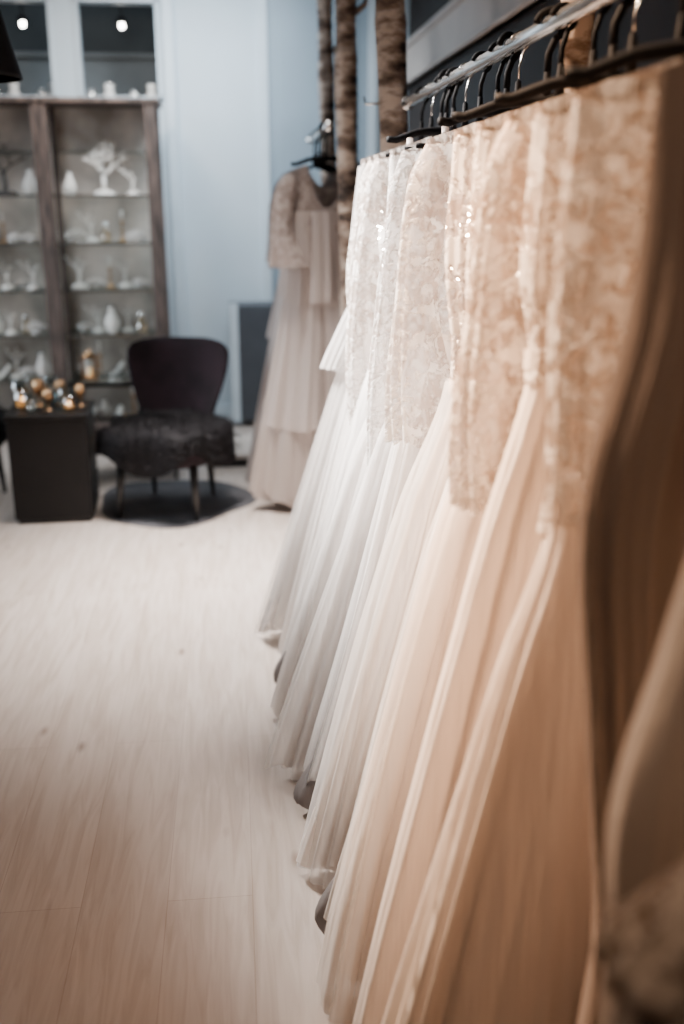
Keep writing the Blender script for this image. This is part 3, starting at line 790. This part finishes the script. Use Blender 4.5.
def make_shoe():
    e=empty("bridal_shoe",(0,0,0),"white satin high-heeled bridal shoe","shoe")
    V=[];F=[]
    prof=[(-0.11,0.004,0.012,0.006),(-0.09,0.004,0.028,0.022),(-0.06,0.005,0.036,0.03),(-0.02,0.012,0.033,0.03),(0.02,0.035,0.027,0.03),(0.06,0.062,0.026,0.045),(0.09,0.075,0.026,0.055),(0.105,0.08,0.014,0.05)]
    N=14
    for (x,z,w,h) in prof:
        for i in range(N):
            a=2*pi*i/N
            V.append((x,w*math.cos(a),z+h*0.5+h*0.5*math.sin(a)))
    for j in range(len(prof)-1):
        for i in range(N):
            a=j*N+i;b=j*N+(i+1)%N;F.append((a,b,b+N,a+N))
    F.append(tuple(range(N))[::-1]);F.append(tuple((len(prof)-1)*N+i for i in range(N)))
    mesh_obj("upper",V,F,M_white,e)
    tube("heel",[(0.088,0,0.085),(0.092,0,0.04),(0.092,0,0.0)],[0.018,0.008,0.005],M_silver,e)
    return e
def make_candlestick():
    e=empty("candlestick",(0,0,0),"slim gold candlestick with white candle","candlestick")
    lathe("stick",[(0,0),(0.035,0),(0.03,0.01),(0.008,0.02),(0.006,0.06),(0.012,0.07),(0.006,0.08),(0.006,0.12),(0.018,0.13),(0.016,0.138),(0,0.138)],M_gold,e,seg=20)
    lathe("candle",[(0,0.138),(0.009,0.138),(0.009,0.21),(0,0.212)],M_white,e,seg=12)
    return e
protos=[make_vase(),make_bottle(),make_tiara(),make_shoe(),make_candlestick(),make_coral(1.2,M_white,"white branching coral sculpture",0.8,3,3),make_coral(1.7,M_white,"tall white branching coral sculpture",0.8,4),make_coral(1.8,M_dark,"dark branching coral sculpture",0.75,4,5)]
used=set()
def place(pi_,x,y,z,rot,sc=1.0,grp=" ornaments on the glass shelves"):
    src=protos[pi_]
    if pi_ not in used:
        used.add(pi_); src.location=(x,y,z); src.rotation_euler=(0,0,rot); src.scale=(sc,)*3; src["group"]=src["category"]+grp; return
    c=src.copy(); COL.objects.link(c); c.location=(x,y,z); c.rotation_euler=(0,0,rot); c.scale=(sc,)*3
    c["group"]=src["category"]+grp
    for ch in src.children:
        k=ch.copy(); COL.objects.link(k); k.parent=c
rg=random.Random(11)
place(6,-0.78,6.64,1.531,0.2,1.0)
place(7,-1.38,6.64,1.531,0.4,1.0)
place(5,-0.60,6.66,1.531,1.0,0.9)
place(0,-0.99,6.66,1.531,0,0.9)
place(0,-1.23,6.66,1.531,0,1.0)
lay={1.246:[2,5,1,4,2],0.961:[5,2,4,5,2],0.681:[2,5,0,5,1],0.391:[0,4,3,5,2],0.101:[3,0,3,4,0]}
for z,ids in lay.items():
    for bay,(a,b) in enumerate(((-1.02,-0.55),(-1.55,-1.21))):
        n=5 if bay==0 else 4
        for k in range(n):
            x=a+(b-a)*(k+0.5)/n
            idx=ids[(k+bay*2)%5]
            place(idx,x,6.66+rg.uniform(-.06,.06),z,rg.uniform(-.4,.4)+ (0 if idx!=3 else 1.2),rg.uniform(0.8,1.15) if idx!=3 else 0.7)
for k,x in enumerate((-1.52,-1.40,-1.22,-1.14,-0.90,-0.78,-0.62,-0.50)):
    place([1,0,1,0][k%4],x,7.30,1.981,0,1.75,grp=" ornaments behind the high windows")

e=empty("pendant_lamp",(-0.765,3.24,1.84),"black cone pendant lamp on a cord","lamp")
lathe("lamp_shade",[(0.17,0.0),(0.168,0.01),(0.14,0.12),(0.11,0.24),(0.05,0.27),(0.045,0.27),(0.105,0.235),(0.135,0.118),(0.163,0.0)],M_black,e,seg=36)
tube("cord",[(0,0,0.27),(0,0,ZC-1.84)],0.004,M_black,e,seg=8)
lathe("bulb",[(0,0.06),(0.025,0.08),(0.03,0.11),(0.02,0.15),(0.012,0.2),(0,0.2)],mat_emit("bulb_glow",(1,0.6,0.3),2),e,seg=18)

# ------------------------------------------------------------------ lights
def area(name,loc,target,size,power,col,sizey=None,spread=None):
    l=bpy.data.lights.new(name,'AREA'); l.energy=power; l.color=col; l.size=size
    if sizey: l.shape='RECTANGLE'; l.size_y=sizey
    if spread: l.spread=math.radians(spread)
    o=bpy.data.objects.new(name,l); link(o); o.location=loc
    o.rotation_euler=(Vector(target)-Vector(loc)).to_track_quat('-Z','Y').to_euler()
    return o
area("ceiling_soft_light",(-0.1,4.15,3.05),(-0.1,3.95,0),0.5,50,(1.0,0.94,0.90),0.7,spread=52)
area("aisle_light",(-1.15,3.6,2.9),(0.45,2.65,1.10),0.4,82,(1.0,0.945,0.905),spread=43)
area("wall_wash",(-0.1,5.9,3.0),(-0.15,7.1,1.4),0.8,38,(0.77,0.895,1.0),0.4,spread=120)
area("window_daylight",(XL+0.15,5.0,1.7),(0,6.0,0.6),1.8,28,(0.80,0.90,1.0),1.9,spread=70)
area("warm_dress_light",(-0.78,2.25,2.85),(0.50,1.62,1.24),0.30,38,(1.0,0.68,0.45),spread=41)
area("near_warm_fill",(-0.25,0.45,2.95),(0.50,0.95,1.0),0.25,1.8,(1.0,0.70,0.50),spread=60)  # added warm fill for the nearest dresses, stands for no actual fixture
area("shelf_light",(-0.75,6.1,2.6),(-0.95,6.8,1.4),0.25,12,(1.0,0.88,0.76),0.1)
area("recess_light",(-1.1,7.5,2.97),(-1.1,8.2,2.2),1.2,6,(0.8,0.9,1.0),0.3)

w=bpy.data.worlds.new("room_world"); scene.world=w; w.use_nodes=True
bg=w.node_tree.nodes["Background"]; bg.inputs[0].default_value=(0.80,0.88,1.0,1); bg.inputs[1].default_value=0.25

# ------------------------------------------------------------------ camera
cd=bpy.data.cameras.new("camera"); cam=bpy.data.objects.new("camera",cd); link(cam)
cd.sensor_fit='VERTICAL'; cd.sensor_height=36; cd.lens=35
cam.location=(0,0,1.5)
psi=math.radians(6.1); th=math.radians(17.4)
fw=Vector((math.sin(psi)*math.cos(th),math.cos(psi)*math.cos(th),-math.sin(th)))
cam.rotation_euler=fw.to_track_quat('-Z','Y').to_euler()
cd.dof.use_dof=True; cd.dof.focus_distance=2.25; cd.dof.aperture_fstop=1.45
cd.clip_start=0.05
scene.camera=cam
